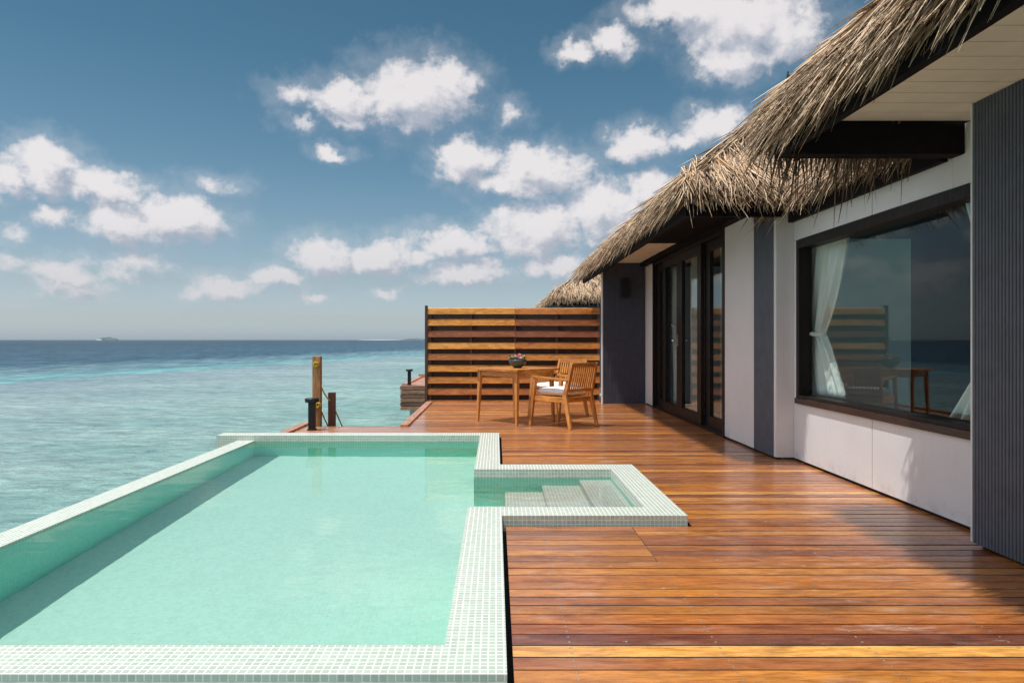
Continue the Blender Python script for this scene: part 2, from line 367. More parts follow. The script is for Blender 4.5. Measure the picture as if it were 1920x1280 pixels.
def mat_glass():
    m, N, b = newmat('window glass'); N.n.remove(b); out = N.n['Material Output']
    ge = N.n.new('ShaderNodeNewGeometry')
    cc = N.math('ABSOLUTE', N.vm('DOT_PRODUCT', ge.outputs['Normal'], ge.outputs['Incoming']))
    fz = N.math('MULTIPLY_ADD', N.math('POWER', N.math('SUBTRACT', 1.0, cc), 5.0), 0.96, 0.04)
    tr = N.n.new('ShaderNodeBsdfTransparent'); tr.inputs[0].default_value = (0.92, 0.97, 0.96, 1)
    gl = N.n.new('ShaderNodeBsdfGlossy'); gl.inputs['Roughness'].default_value = 0.0; gl.inputs[0].default_value = (0.9, 0.93, 0.95, 1)
    ms = N.n.new('ShaderNodeMixShader')
    N.put(ms.inputs[0], N.math('MULTIPLY', fz, 0.7)); N.l.new(tr.outputs[0], ms.inputs[1]); N.l.new(gl.outputs[0], ms.inputs[2])
    N.l.new(ms.outputs[0], out.inputs[0]); return m
M_glass = mat_glass()

def mat_curtain():
    m, N, b = newmat('sheer white curtain'); N.n.remove(b); out = N.n['Material Output']
    di = N.n.new('ShaderNodeBsdfDiffuse'); di.inputs[0].default_value = (0.93, 0.96, 0.94, 1)
    tl = N.n.new('ShaderNodeBsdfTranslucent'); tl.inputs[0].default_value = (0.78, 0.84, 0.80, 1)
    ms = N.n.new('ShaderNodeMixShader'); ms.inputs[0].default_value = 0.25
    N.l.new(di.outputs[0], ms.inputs[1]); N.l.new(tl.outputs[0], ms.inputs[2]); N.l.new(ms.outputs[0], out.inputs[0]); return m
M_curtain = mat_curtain()

def mat_sea():
    m, N, b = newmat('lagoon water'); co = N.coord('Object'); x, y, z = N.xyz(co)
    n1 = N.noise(N.vm('MULTIPLY', co, (0.5, 1, 1)), 0.05, 5, 0.6)
    n2 = N.noise(N.vm('MULTIPLY', co, (0.35, 1, 1)), 0.22, 5, 0.65)
    # distance to the reef edge, which runs slightly towards the right
    yy = N.math('MULTIPLY', N.math('ADD', y, N.math('MULTIPLY', x, -4.7)), 0.208)
    dd = N.math('LOGARITHM', N.math('MAXIMUM', N.math('ADD', yy, N.math('MULTIPLY', N.math('SUBTRACT', n2, 0.5), N.math('MULTIPLY', yy, 0.35))), 1.0), 10.0)
    t = N.math('DIVIDE', N.math('SUBTRACT', dd, 0.8), 1.7)      # 6 m -> 0, 53 m -> .54, 316 m -> 1
    deep = N.ramp(t, SEA_RAMP)
    pal = N.ramp(N.math('ADD', n1, N.math('MULTIPLY', N.math('SUBTRACT', n2, 0.5), 0.8)), [(0.35, (0.78,0.86,0.88)), (0.5, (1,1,1)), (0.68, (1.12,1.22,1.12))])
    c = N.mix(1.0, deep, pal, 'MULTIPLY')
    n3 = N.noise(N.vm('MULTIPLY', co, (0.45, 1, 1)), 2.6, 7, 0.74, 0.8)
    c = N.mix(1.0, c, N.ramp(n3, [(0.32, (0.55,0.60,0.63)), (0.5, (1,1,1)), (0.66, (1.45,1.40,1.34))]), 'MULTIPLY')  # ripple highlights and troughs multiplied into the base colour
    n5 = N.noise(N.vm('MULTIPLY', co, (1, 0.14, 1)), 1.0, 4, 0.7)      # light and dark of longer deep-water chop, put into the colour
    c = N.mix(N.rng(t, 0.36, 0.6), c, N.mix(1.0, c, N.ramp(n5, [(0.36, (0.35,0.42,0.5)), (0.5, (1,1,1)), (0.62, (2.3,2.0,1.7))]), 'MULTIPLY'))
    n6 = N.noise(N.vm('MULTIPLY', co, (0.3, 0.3, 1)), 0.35, 4, 0.7)     # green and lilac reef patches
    c = N.mix(N.rng(n6, 0.55, 0.70, 0, 0.35), c, N.mix(1.0, c, (0.75, 1.12, 0.95, 1), 'MULTIPLY'))
    c = N.mix(N.rng(n6, 0.46, 0.34, 0, 0.35), c, N.mix(1.0, c, (1.12, 0.92, 0.98, 1), 'MULTIPLY'))
    N.put(b.inputs['Base Color'], c)
    w1 = N.noise(N.vm('MULTIPLY', co, (0.55, 1, 1)), 3.2, 5, 0.66, 0.6)
    w4 = N.noise(N.vm('MULTIPLY', co, (0.6, 1, 1)), 0.09, 4, 0.6)
    w2 = N.noise(N.vm('MULTIPLY', co, (0.6, 1, 1)), 0.5, 3, 0.55)
    w3 = N.noise(N.vm('MULTIPLY', co, (0.6, 1, 1)), 9.0, 3, 0.6)
    h = N.math('ADD', N.math('MULTIPLY_ADD', w4, 2.4, N.math('MULTIPLY', w1, 0.20)), N.math('ADD', N.math('MULTIPLY', w2, 0.6), N.math('MULTIPLY', w3, 0.03)))
    nr = N.bump(h, 1.0, 1.0); N.n.remove(b)
    di = N.n.new('ShaderNodeBsdfDiffuse'); N.put(di.inputs[0], c); N.put(di.inputs['Normal'], nr)
    gl = N.n.new('ShaderNodeBsdfGlossy'); gl.inputs['Roughness'].default_value = 0.08; N.put(gl.inputs['Normal'], nr)
    fr = N.n.new('ShaderNodeFresnel'); fr.inputs[0].default_value = 1.33; N.put(fr.inputs['Normal'], nr)
    ms = N.n.new('ShaderNodeMixShader'); N.put(ms.inputs[0], N.math('MINIMUM', fr.outputs[0], 0.5))   # steep little waves never mirror fully
    N.l.new(di.outputs[0], ms.inputs[1]); N.l.new(gl.outputs[0], ms.inputs[2]); N.l.new(ms.outputs[0], N.n['Material Output'].inputs[0])
    return m
SEA_RAMP = [(0.0, (0.23,0.41,0.37)), (0.20, (0.25,0.39,0.38)), (0.36, (0.27,0.37,0.39)), (0.435, (0.20,0.30,0.34)), (0.455, (0.13,0.37,0.40)), (0.475, (0.12,0.24,0.29)), (0.525, (0.10,0.20,0.25)), (0.57, (0.026,0.085,0.145)), (1.0, (0.014,0.050,0.095))]
M_sea = mat_sea()

def mat_poolwater():
    m, N, b = newmat('pool water'); N.n.remove(b); out = N.n['Material Output']
    co = N.coord('Object')
    h = N.math('ADD', N.noise(N.vm('MULTIPLY', co, (0.6, 1, 1)), 3.0, 2, 0.5), N.math('MULTIPLY', N.noise(N.vm('MULTIPLY', co, (0.5, 1, 1)), 10.0, 2, 0.5), 0.25))
    nr = N.bump(h, 0.22, 0.012)
    rf = N.n.new('ShaderNodeBsdfRefraction'); rf.inputs['IOR'].default_value = 1.33; rf.inputs['Roughness'].default_value = 0.0
    rf.inputs[0].default_value = (1.0, 1.0, 1.0, 1); N.put(rf.inputs['Normal'], nr)
    gl = N.n.new('ShaderNodeBsdfGlossy'); gl.inputs['Roughness'].default_value = 0.0; N.put(gl.inputs['Normal'], nr)
    fr = N.n.new('ShaderNodeFresnel'); fr.inputs[0].default_value = 1.33; N.put(fr.inputs['Normal'], nr)
    ms = N.n.new('ShaderNodeMixShader'); N.put(ms.inputs[0], N.math('MULTIPLY', fr.outputs[0], 0.65))
    N.l.new(rf.outputs[0], ms.inputs[1]); N.l.new(gl.outputs[0], ms.inputs[2]); N.l.new(ms.outputs[0], out.inputs[0]); return m
M_water = mat_poolwater()

# ------------------------------------------------------------ setting: sea, islands, deck
sea = MB(); SZ = -1.35
sea.add([(-16000,-4000,0),(16000,-4000,0),(16000,30000,0),(-16000,30000,0)], [(0,1,2,3)])
so_ = sea.build('sea', M_sea); so_.location = (0,0,SZ); tag(so_, kind='structure')
M_isle = mat_plain('hazy island scrub', (0.09,0.14,0.14), 0.9, 0, 0.3, 0.05)
M_sand = mat_plain('white sand spit', (0.40,0.44,0.46), 0.9)
def island(name, px, D, wpx, hpx, mat, seed):
    random.seed(seed); m = MB(); n = 40; X = (px-CX)/F*D; w = wpx/F*D/2; hh = hpx/F*D
    rows = []
    for j in range(7):
        for i in range(n+1):
            u = i/n*2-1; v = j/6*2-1
            e = max(0.0, 1-u*u)**0.6*max(0.0, 1-v*v)
            rows.append((u*w, v*w*0.4, hh*e*(0.65+0.5*random.random())))
    m.add(rows, [(j*(n+1)+i, j*(n+1)+i+1, (j+1)*(n+1)+i+1, (j+1)*(n+1)+i) for j in range(6) for i in range(n)])
    o = m.build(name, mat, smooth=True); o.location = (X, D, SZ-0.3); tag(o, kind='structure'); return o
island('distant_island', 202, 5200, 38, 6.0, M_isle, 1)
island('sand_spit', 186, 5150, 10, 2.0, M_sand, 4)
island('distant_island', 780, 6500, 50, 3.6, M_isle, 2)
island('sand_spit', 712, 6400, 80, 1.1, M_sand, 3)

# deck boards
XO = 0.034                      # outer face of the pool coping
NX, NY0, NY1 = 1.115, 4.085, 5.765   # the step bay outer right, near and far faces
PY0, PY1 = 2.145, 7.72          # coping near and far outer faces
def rows_for(y):
    if y < NY0-0.02: return [(XO+0.022, 2.75, 's')]
    if y < NY1+0.01: return [(NX+0.012, 2.75, 's')]
    if y < PY1+0.01: return [(XO+0.022, 2.75, 's')]
    if y < 8.70: return [(-2.40, 2.6, 's')]
    return [(-1.13, 2.6, 's')]
deck = MB(); pitch = 0.0925; random.seed(11); k = 0
y = 0.62
while y < 12.05:
    yc = y+0.046
    for (a, b_, _) in rows_for(yc):
        cuts = [a]; x = a + (0.78-a if (3.42 < yc < NY0-0.02) else (random.choice((0.9, 1.5, 2.1)) if random.random() < 0.10 and yc > 2.5 else 9.0))
        if x < b_-0.3: cuts.append(x)
        cuts.append(b_)
        for c0, c1 in zip(cuts, cuts[1:]):
            jy = random.uniform(-0.0008, 0.0008); zt = random.uniform(-0.0018, 0.0008); w0 = y+0.0052; w1 = y+pitch-0.0052
            g1 = 0.0015; r = random.random()
            if abs(yc-2.40) < 0.047: r = 0.86         # the one pale board near the camera
            elif r > 0.77: r = random.uniform(0.0, 0.7) if random.random() < 0.75 else r
            prof = [(w0, -0.022), (w0, -0.0022), (w0+0.0018, 0.0), (w1-0.0018, 0.0), (w1, -0.0022), (w1, -0.022)]
            n = len(prof)
            vs = [(c0+g1, py+jy, pz+zt) for py, pz in prof]+[(c1-g1, py+jy, pz+zt) for py, pz in prof]
            fs = [(i, (i+1) % n, n+(i+1) % n, n+i) for i in range(n)]+[tuple(range(n))[::-1], tuple(range(n, 2*n))]
            deck.add(vs, [f[::-1] for f in fs], r)
    y += pitch; k += 1
dk = deck.build('wooden_deck', M_deck, uv=False); tag(dk, kind='structure')
dk.data.materials.append(M_side)
for p in dk.data.polygons:
    if abs(p.normal.z) < 0.3: p.material_index = 1
sub = MB()
sub.box(XO+.0005, XO+.031, 0.6, NY0-.001, -.2, -.045); sub.box(XO+.0005, XO+.031, NY1+.0005, PY1, -.2, -.045); sub.box(XO+0.03, 2.74, 0.6, NY0-0.03, -0.16, -0.06); sub.box(NX+0.02, 2.74, NY0-0.03, NY1+0.02, -0.16, -0.06)
sub.box(XO+0.03, 2.74, NY1+0.02, PY1, -0.16, -0.06); sub.box(-2.38, 2.58, PY1+0.03, 8.69, -0.16, -0.06); sub.box(-1.11, 2.58, 8.69, 12.0, -0.16, -0.06)
tag(sub.build('deck_substructure', M_joint), kind='structure')
kb = MB()
kb.beam((-2.405, 7.76, 0.012), (-2.405, 8.95, 0.012), 0.10, 0.03); kb.build('deck_kerb', M_kerb, bevel=0.003)
kb2 = MB(); kb2.beam((-1.13, 8.66, 0.012), (-1.13, 11.93, 0.012), 0.10, 0.03); kb2.build('deck_kerb', M_kerb, bevel=0.003)
for i, o in enumerate([o for o in COL.objects if o.name.startswith('deck_kerb')]):
    tag(o, ['short brown kerb timber at the left end of the landing behind the pool', 'long brown kerb timber along the deck edge up to the slatted screen'][i], 'kerb timber', 'kerb timbers edging the deck')
ds = MB(); ds.box(-2.43, -2.405, 7.75, 8.75, -0.5, -0.004); ds.box(-2.40, -1.16, 8.712, 8.735, -0.5, -0.004); ds.box(-1.165, -1.14, 8.735, 12.0, -0.5, -0.004)
tag(ds.build('deck_edge_board', M_pier), kind='structure')
# knot hole in a board
# ------------------------------------------------------------ swimming pool
pool = empty('swimming_pool', (0,0,0), 0, 'mint green pool edged with small pale mosaic tiles and a square step bay', 'swimming pool')
CT = 0.050; ZW = -0.016; PB = -0.90
XL, XLo = -2.58, -2.765         # infinity edge inner and outer faces
XI = -0.172; YI0, YI1 = 2.35, 7.50
NXI, NYI0, NYI1 = 0.905, 4.295, 5.545
cop = MB()
cop.box(XI, XO, PY0, NYI0, -0.30, CT)                      # near right arm
cop.box(XO, NX, NY0, NYI0, -0.30, CT)                      # bay near
cop.box(NXI, NX, NYI0, NYI1, -0.30, CT)                    # bay right
cop.box(XI, NX, NYI1, NY1, -0.30, CT)                      # bay far
cop.box(XI, XO, NY1, PY1, -0.30, CT)                       # far right arm
cop.build('coping', M_cop, pool, 0.0)
c2 = MB(); c2.box(-2.985, XI, YI1, PY1, -0.95, CT); c2.build('coping', M_cop, pool)
c3 = MB(); c3.box(-4.6, XI, PY0, YI0, -0.95, CT); c3.build('coping', M_cop, pool)
inf = MB(); inf.box(XLo, XL, YI0, YI1, -1.0, -0.006); inf.build('infinity_edge', M_cop, pool)
sh = MB()
def quad(a, b, c, d): sh.add([a, b, c, d], [(0,1,2,3)])
T = -0.31
# basin walls stand just behind the coping faces
w = 0.003
fl = MB(); fl.add([(XL+w,YI0+w,PB),(XI-w,YI0+w,PB),(XI-w,YI1-w,PB),(XL+w,YI1-w,PB)], [(0,1,2,3)])
sh.box(XL-0.06, XL+w, YI0, YI1, PB-.05, -0.030)
sh.box(XL+w, XI+.03, YI1-w, YI1+.05, PB-.05, -0.034)
sh.box(XL+w, XI+.03, YI0-.05, YI0+w, PB-.05, -0.034)
sh.box(XI-w, XI+.05, YI0+w, NYI0-.05, PB-.05, -0.034)
sh.box(XI-w, XI+.05, NYI1+.05, YI1-w, PB-.05, -0.034)
sh.box(XI-w, NXI+.05, NYI0-.05, NYI0+w, PB-.05, -0.034)
sh.box(XI-w, NXI+.05, NYI1-w, NYI1+.05, PB-.05, -0.034)
sh.box(NXI-w, NXI+.05, NYI0+w, NYI1-w, PB-.05, -0.034)
fl.add([(XI-w,NYI0+w,PB),(NXI-w,NYI0+w,PB),(NXI-w,NYI1-w,PB),(XI-w,NYI1-w,PB)], [(0,1,2,3)])
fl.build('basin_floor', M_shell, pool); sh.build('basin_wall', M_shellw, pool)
for (xa, xb, zz) in ((0.655, NXI-.004, -0.10), (0.36, 0.655, -0.29), (0.07, 0.36, -0.50)):
    st = MB(); st.box(xa, xb, NYI0+.004, NYI1-.004, PB+.002, zz); st.build('step', M_cop, pool)
for xx, z_ in ((0.655, -0.1), (0.36, -0.29)):
    pass
wt = MB()
def grid(x0, x1, y0, y1):
    wt.add([(x0,y0,0),(x1,y0,0),(x1,y1,0),(x0,y1,0)], [(0,1,2,3)])
wt.add([(XL-.0,YI0-.0,0),(XI,YI0,0),(XI,NYI0,0),(NXI,NYI0,0),(NXI,NYI1,0),(XI,NYI1,0),(XI,YI1,0),(XL,YI1,0)], [(0,1,2,3,4,5,6,7)])
wo = wt.build('pool_water', M_water, smooth=True); wo.location = (0,0,ZW); tag(wo, kind='structure')
wo.cycles.is_caustics_caster = True
for o in pool.children: o.cycles.is_caustics_receiver = True

# ------------------------------------------------------------ thatch
def strands(name, parent, specs, mat=M_thatch, k=3):
    """specs: list of dict(n, p0, p1, out, pitch, s, h, L, w, droop); builds ONE mesh of small tapered palm-leaf strips"""
    V = []; Fc = []; RN = []; base = 0
    for sp in specs:
        n = int(sp['n']); p0 = np.array(sp['p0'], float); p1 = np.array(sp['p1'], float); out = np.array(sp['out'], float)
        th = sp.get('pitch', R(38)); s0, s1 = sp['s']; h0, h1 = sp['h']; L0, L1 = sp['L']; w0, w1 = sp['w']; dr0, dr1 = sp['droop']
        up = -out*math.cos(th)+np.array([0,0,math.sin(th)]); nr = out*math.sin(th)+np.array([0,0,math.cos(th)])
        t = rng.random(n)[:, None]; s = rng.uniform(s0, s1, n)[:, None]; h = rng.uniform(h0, h1, n)[:, None]
        along = p1-p0; al = along/np.linalg.norm(along)
        hip0, hip1 = sp.get('hip', (0, 0))            # 1: the slope narrows at 45 degrees at that end
        length = np.linalg.norm(along); pos = t*length
        inset = s*math.cos(th)
        lo = inset*hip0; hi = length-inset*hip1
        ok = ((pos >= lo-0.02) & (pos <= hi+0.02))[:, 0]
        root = p0 + al*pos + up*s + nr*h
        root = root[ok]; n = len(root)
        if n == 0: continue
        L = rng.uniform(L0, L1, n)[:, None]; wd = rng.uniform(w0, w1, n)[:, None]; dr = rng.uniform(dr0, dr1, n)[:, None]
        fan = rng.normal(0, sp.get('fan', 0.16), n)[:, None] + sp.get('lean', 0.0)
        lift = rng.normal(0, 0.07, n)[:, None]
        d = -up + al*fan + nr*lift; d /= np.linalg.norm(d, axis=1)[:, None]
        bend = al*rng.normal(0, 0.16, n)[:, None] + nr*rng.normal(0.0, 0.05, n)[:, None]
        ts = np.linspace(0, 1, k+1)
        side = np.cross(d, nr); side /= np.linalg.norm(side, axis=1)[:, None]; nn = np.cross(side, d)
        roll = rng.normal(0, 0.7, n)[:, None]; sd = side*np.cos(roll)+nn*np.sin(roll); nd = -side*np.sin(roll)+nn*np.cos(roll)
        rings = []
        for ti in ts:
            c = root + d*L*ti + bend*L*ti*ti + np.array([0,0,-1.0])*dr*L*ti**2.2
            ww = wd*(0.65+0.6*math.sin(math.pi*min(1, ti*1.1+0.12)))*(1.0 if ti < 0.99 else 0.25)
            rings.append(np.stack([c-sd*ww/2, c+nd*ww*0.22, c+sd*ww/2], 1))
        A = np.stack(rings, 1)                        # n, k+1, 3, 3
        V.append(A.reshape(-1, 3))
        idx = (np.arange(n)*(k+1)*3)[:, None]+base; q = []
        for i in range(k):
            for j in range(3):
                a = i*3+j; b2 = i*3+(j+1) % 3; q.append(np.concatenate([idx+a, idx+b2, idx+b2+3, idx+a+3], 1))
        Q = np.stack(q, 1).reshape(-1, 4); Fc.append(Q)
        r = np.clip(rng.beta(2.2, 2.0, n)*sp.get('tone', 1.0), 0, 0.999); RN.append(np.repeat(r, k*3)); base += n*(k+1)*3
    V = np.concatenate(V).astype(np.float32); Fq = np.concatenate(Fc).astype(np.int32); RN = np.concatenate(RN).astype(np.float32)
    me = bpy.data.meshes.new(name); me.vertices.add(len(V)); me.vertices.foreach_set('co', V.ravel())
    me.loops.add(Fq.size); me.loops.foreach_set('vertex_index', Fq.ravel())
    me.polygons.add(len(Fq)); me.polygons.foreach_set('loop_start', np.arange(0, Fq.size, 4, dtype=np.int32))
    try: me.polygons.foreach_set('loop_total', np.full(len(Fq), 4, np.int32))
    except Exception: pass
    me.update(calc_edges=True)
    at = me.attributes.new('rnd', 'FLOAT', 'FACE'); at.data.foreach_set('value', RN)
    me.materials.append(mat); o = bpy.data.objects.new(name, me); COL.objects.link(o); o.parent = parent; return o
TH = R(38); TT = math.tan(TH)
def hip_solid(x0, x1, y0, y1, z0, name, parent, mat=M_thbase):
    """closed hipped block of packed thatch under the loose strands"""
    w_ = min(x1-x0, y1-y0)/2; zr = z0+w_*TT; m = MB()
    a = (x0+w_, y0+w_, zr); b = (x1-w_, y1-w_, zr)
    vs = [(x0,y0,z0),(x1,y0,z0),(x1,y1,z0),(x0,y1,z0), a, b]
    if (x1-x0) >= (y1-y0): fs = [(0,1,5,4),(1,2,5),(2,3,4,5),(3,0,4)]
    else: fs = [(0,1,4),(1,2,5,4),(2,3,5),(3,0,4,5)]
    m.add(vs, fs+[(3,2,1,0)]); return m.build(name, mat, parent)
def eave(p0, p1, out, dens, hip=(1, 1), smax=3.0, near=1.0, tone=1.0, droop=(0.0, 0.38), L=(0.15, 0.31), fan=0.20, so=0.0, top=0.0):
    """fringe plus shingled courses up the slope"""
    ln = math.dist(p0, p1); w = (0.008*near, 0.018*near)
    S = [dict(n=dens*ln, p0=p0, p1=p1, out=out, s=(0.10+so, 0.38+so), h=(-0.02, 0.10), L=L, w=w, droop=droop, tone=tone, fan=fan, hip=(hip[0]*0.2, hip[1]*0.2)),
         dict(n=dens*ln*0.9, p0=p0, p1=p1, out=out, s=(0.14+so, 0.5+so), h=(0.08, 0.13), L=L, w=w, droop=(0.05, 0.35), tone=1.12, fan=fan, hip=(hip[0]*0.5, hip[1]*0.5)),
         dict(n=dens*ln*0.10, p0=p0, p1=p1, out=out, s=(0.06+so, 0.24+so), h=(-0.02, 0.08), L=(L[0]*1.1, L[1]*1.15), w=w, droop=(droop[0]*1.2, droop[1]*1.2), tone=tone, fan=0.3, hip=(0, 0))]
    if smax > 0.5: S.append(dict(n=dens*ln*0.55*(smax-0.4), p0=p0, p1=p1, out=out, s=(0.4, smax), h=(0.07, 0.13), L=(0.3, 0.5), w=(w[0]*1.3, w[1]*1.4), droop=(0.02, 0.16), tone=1.1, fan=fan, hip=hip))
    if top: S.append(dict(n=170*ln*(top-smax), p0=p0, p1=p1, out=out, s=(smax-0.1, top), h=(0.08, 0.16), L=(0.45, 0.8), w=(0.016, 0.032), droop=(0.0, 0.1), tone=1.1, fan=fan, hip=hip))
    return S

# ------------------------------------------------------------ the villa
villa = empty('overwater_villa', (0,0,0), 0, 'thatched villa with pale cement walls, ribbed grey cladding and dark timber doors beside the deck', 'villa')
ZE = 2.30     # height of the thatch eave plane; fascia hangs below it
def roof(label, x0, x1, y0, y1, ze, specs, fasc, k=3):
    rf = bpy.data.objects.new('roof', None); COL.objects.link(rf); rf.parent = villa; rf['label'] = label
    up_ = 0.085; ins = up_/TT; hip_solid(x0+ins, x1-ins, y0+ins, y1-ins, ze+up_, 'thatch_base', rf)
    strands('thatch', rf, specs, k=k)
    m = MB()
    for bx in fasc: m.box(*bx)
    m.build('fascia', M_ebony, rf, 0.004)
    return rf
XF = 1.615
# roof over the near room
A = eave((XF-.03, 0.4, ZE), (XF-.03, 4.10, ZE), (-1,0,0), 2300, hip=(0,1), smax=1.6, near=1.0, L=(0.24,0.42), so=0.07, top=4.1) + \
    eave((XF-.02, 4.12, ZE), (2.42, 4.12, ZE), (0,1,0), 420, hip=(1,0), smax=0.9, near=1.0, tone=0.38, droop=(0.3, 1.0), L=(0.22,0.38))  # far fringe toned down: its shade side is put into the strand colour
rA = roof('near thatched roof with the cream soffit, filling the top right', XF+.02, 8.0, -4.0, 4.05, ZE+.02, A,
     [(XF, XF+.045, -3.9, 4.08, 2.12, ZE+.09), (XF+.046, 2.65, 3.97, 4.08, 2.12, ZE+.085)], k=4)
# roof over the doors
B = eave((XF-.03, 5.92, ZE), (XF-.03, 13.2, ZE), (-1,0,0), 1900, hip=(1,1), smax=1.0, top=4.3) + \
    eave((XF-.04, 5.90, ZE), (4.2, 5.90, ZE), (0,-1,0), 1700, hip=(1,0), smax=2.2, top=3.4)
rB = roof('thatched roof over the dark timber doors', XF+.02, 8.5, 5.95, 13.15, ZE+.02, B,
     [(XF, XF+.045, 5.98, 13.1, 2.12, ZE+.09), (XF+.046, 2.46, 5.98, 6.025, 2.12, ZE+.085)])
# recessed roof over the wide window
Cc = eave((2.50, 4.12, 2.27), (2.50, 6.6, 2.27), (-1,0,0), 1500, hip=(0,0), smax=1.7, L=(0.16,0.28), droop=(0.0,0.4))
rC = bpy.data.objects.new('roof', None); COL.objects.link(rC); rC.parent = villa; rC['label'] = 'short set-back thatched roof above the wide window'
m = MB(); m.add([(2.66,4.09,2.36),(2.66,7.5,2.36),(5.0,7.5,2.36+2.34*TT),(5.0,4.09,2.36+2.34*TT),(5.0,4.09,2.36),(5.0,7.5,2.36)],
                [(0,3,2,1),(0,1,5,4),(0,4,3),(1,2,5),(4,5,2,3)]); m.build('thatch_base', M_thbase, rC)
strands('thatch', rC, Cc)
box('fascia', M_ebony, rC, 2.585, 2.63, 4.085, 6.22, 2.105, 2.37, 0.003)

# soffits: separate boards with shadow gaps
def soffit(rf, x0, x1, ya, yb, z, mat=M_soffit):
    m = MB(); y_ = ya
    while y_ < yb-0.02:
        y2 = min(y_+0.15, yb); m.box(x0, x1, y_+.004, y2-.004, z, z+.012); y_ = y2
    m.box(x0, x1, ya, yb, z+.0145, z+.022, 0.0)
    return m.build('soffit', mat, rf)
soffit(rA, XF+.046, 2.66, -1.0, 3.965, 2.30)
soffit(rB, XF+.046, 2.40, 9.35, 11.74, 2.355)
box('soffit', M_ebony, rB, XF+.046, 2.66, 6.03, 9.345, 2.352, 2.372)
box('head_beam', M_ebony, villa, 2.405, 2.58, 6.03, 11.74, 2.295, 2.35, 0.003)

# walls
XW, XD = 2.655, 2.495           # window wall and door wall planes
def panel(x0, x1, y0, y1, z0, z1, mat=M_panel, name='cement_panel', bevel=0.002): return box(name, mat, villa, x0, x1, y0, y1, z0, z1, bevel)
ZB = 0.022
panel(XW, XW+.05, 3.6, 4.955, ZB, 0.512); panel(XW, XW+.05, 4.963, 6.262, ZB, 0.512)
panel(XW, XW+.05, 3.6, 4.083, 1.95, 2.295); panel(XW, XW+.05, 4.0845, 4.955, 1.95, 2.355); panel(XW, XW+.05, 4.963, 6.262, 1.95, 2.355)
panel(XW, XW+.05, 6.205, 6.262, 0.516, 1.946)
panel(XD+.004, XW+.05, 6.266, 6.32, ZB, 2.29)                 # return facing the camera
panel(XD, XD+.05, 6.80, 7.66, ZB, 2.29)                       # beige panel beside the doors
panel(XD, XD+.05, 11.17, 11.73, ZB, 2.29)
box('base_rail', M_joint, villa, XW+.02, XW+.06, 3.4, 6.26, 0.0, ZB+.01)
box('base_rail', M_joint, villa, XD+.02, XD+.06, 6.3, 11.75, 0.0, ZB+.01)
def ribbed(x, y0, y1, z0, z1, mat, axis='y', pitch=0.0235, face=-1):
    """cladding board of rounded vertical ribs"""
    m = MB(); pr = []; n = int(round((y1-y0)/pitch)); p = (y1-y0)/n
    for i in range(n):
        a = y0+i*p
        for u, d in ((0.0, 0.0), (0.16, 0.001), (0.24, 0.0075), (0.34, 0.010), (0.82, 0.010), (0.92, 0.0075)): pr.append((a+u*p, d))
    pr.append((y1, 0.0)); k2 = len(pr); vs = []
    for z_ in (z0, z1):
        for a, d in pr: vs.append((x+face*d, a, z_) if axis == 'y' else (a, x+face*d, z_))
        vs += ([(x+.045, y1, z_), (x+.045, y0, z_)] if axis == 'y' else [(y1, x+.045, z_), (y0, x+.045, z_)])
    t = k2+2
    fs = [(i, i+1, t+i+1, t+i) if axis == 'x' else (i+1, i, t+i, t+i+1) for i in range(k2+1)]
    fs.append((t-1, 0, t, 2*t-1) if axis == 'x' else (0, t-1, 2*t-1, t))
    fs += [tuple(range(t)), tuple(range(t, 2*t))[::-1]]
    m.add(vs, fs); o = m.build('ribbed_cladding', mat, villa); return o
ribbed(XD+.008, 6.325, 6.795, ZB, 2.29, M_rib)
ribbed(2.49, 1.2, 3.655, ZB-.004, 2.297, M_rib)
box('corner_trim', M_panel, villa, 2.478, 2.66, 3.656, 3.668, ZB, 2.297)
box('base_rail', M_joint, villa, 2.52, 2.56, 1.2, 3.64, 0.0, ZB+.01)
er = ribbed(11.755, 1.79, XD, 0.0, 2.353, M_ribd, axis='x', face=-1)
box('corner_trim', M_panel, villa, 1.772, 1.789, 11.74, 11.86, 0.0, 2.30)
# side and back walls; the unseen rear opening is added to light the room
sw = MB(); sw.box(1.79, 7.2, 11.81, 11.95, 0.0, 2.35); sw.box(7.0, 7.2, 1.0, 3.0, 0.0, 2.37); sw.box(7.0, 7.2, 3.0, 8.4, 0.0, 0.5); sw.box(7.0, 7.2, 8.4, 11.8, 0.0, 2.37); sw.box(2.6, 7.0, 1.0, 1.15, 0.0, 2.37)
sw.build('rear_wall', M_panel, villa)
# room behind the glass
box('room_floor', M_inwood, villa, 2.74, 7.0, 1.16, 11.8, 0.0, 0.055)
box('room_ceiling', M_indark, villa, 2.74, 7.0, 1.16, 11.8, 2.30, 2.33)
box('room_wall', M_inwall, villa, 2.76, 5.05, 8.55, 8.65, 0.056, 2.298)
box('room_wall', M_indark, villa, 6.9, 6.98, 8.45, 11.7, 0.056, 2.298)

# wide window
win = bpy.data.objects.new('window', None); COL.objects.link(win); win.parent = villa
def frame_bars(name, mat, par, x0, x1, y0, y1, z0, z1, l, r_, b, t, bev=0.003):
    m = MB()
    m.box(x0, x1, y0, y1, z0, z0+b); m.box(x0, x1, y0, y1, z1-t, z1)
    m.box(x0+.001, x1-.001, y0, y0+l, z0+b+.0005, z1-t-.0005); m.box(x0+.001, x1-.001, y1-r_, y1, z0+b+.0005, z1-t-.0005)
    return m.build(name, mat, par, bev)
frame_bars('frame', M_frame, win, XW-.008, XW+.11, 3.62, 6.20, 0.52, 1.944, 0.06, 0.06, 0.07, 0.075)
box('sill', M_sillw, win, XW-.022, XW+.07, 3.62, 6.20, 0.513, 0.562, 0.003)
box('pane', M_glass, win, XW+.075, XW+.081, 3.67, 6.15, 0.585, 1.872)

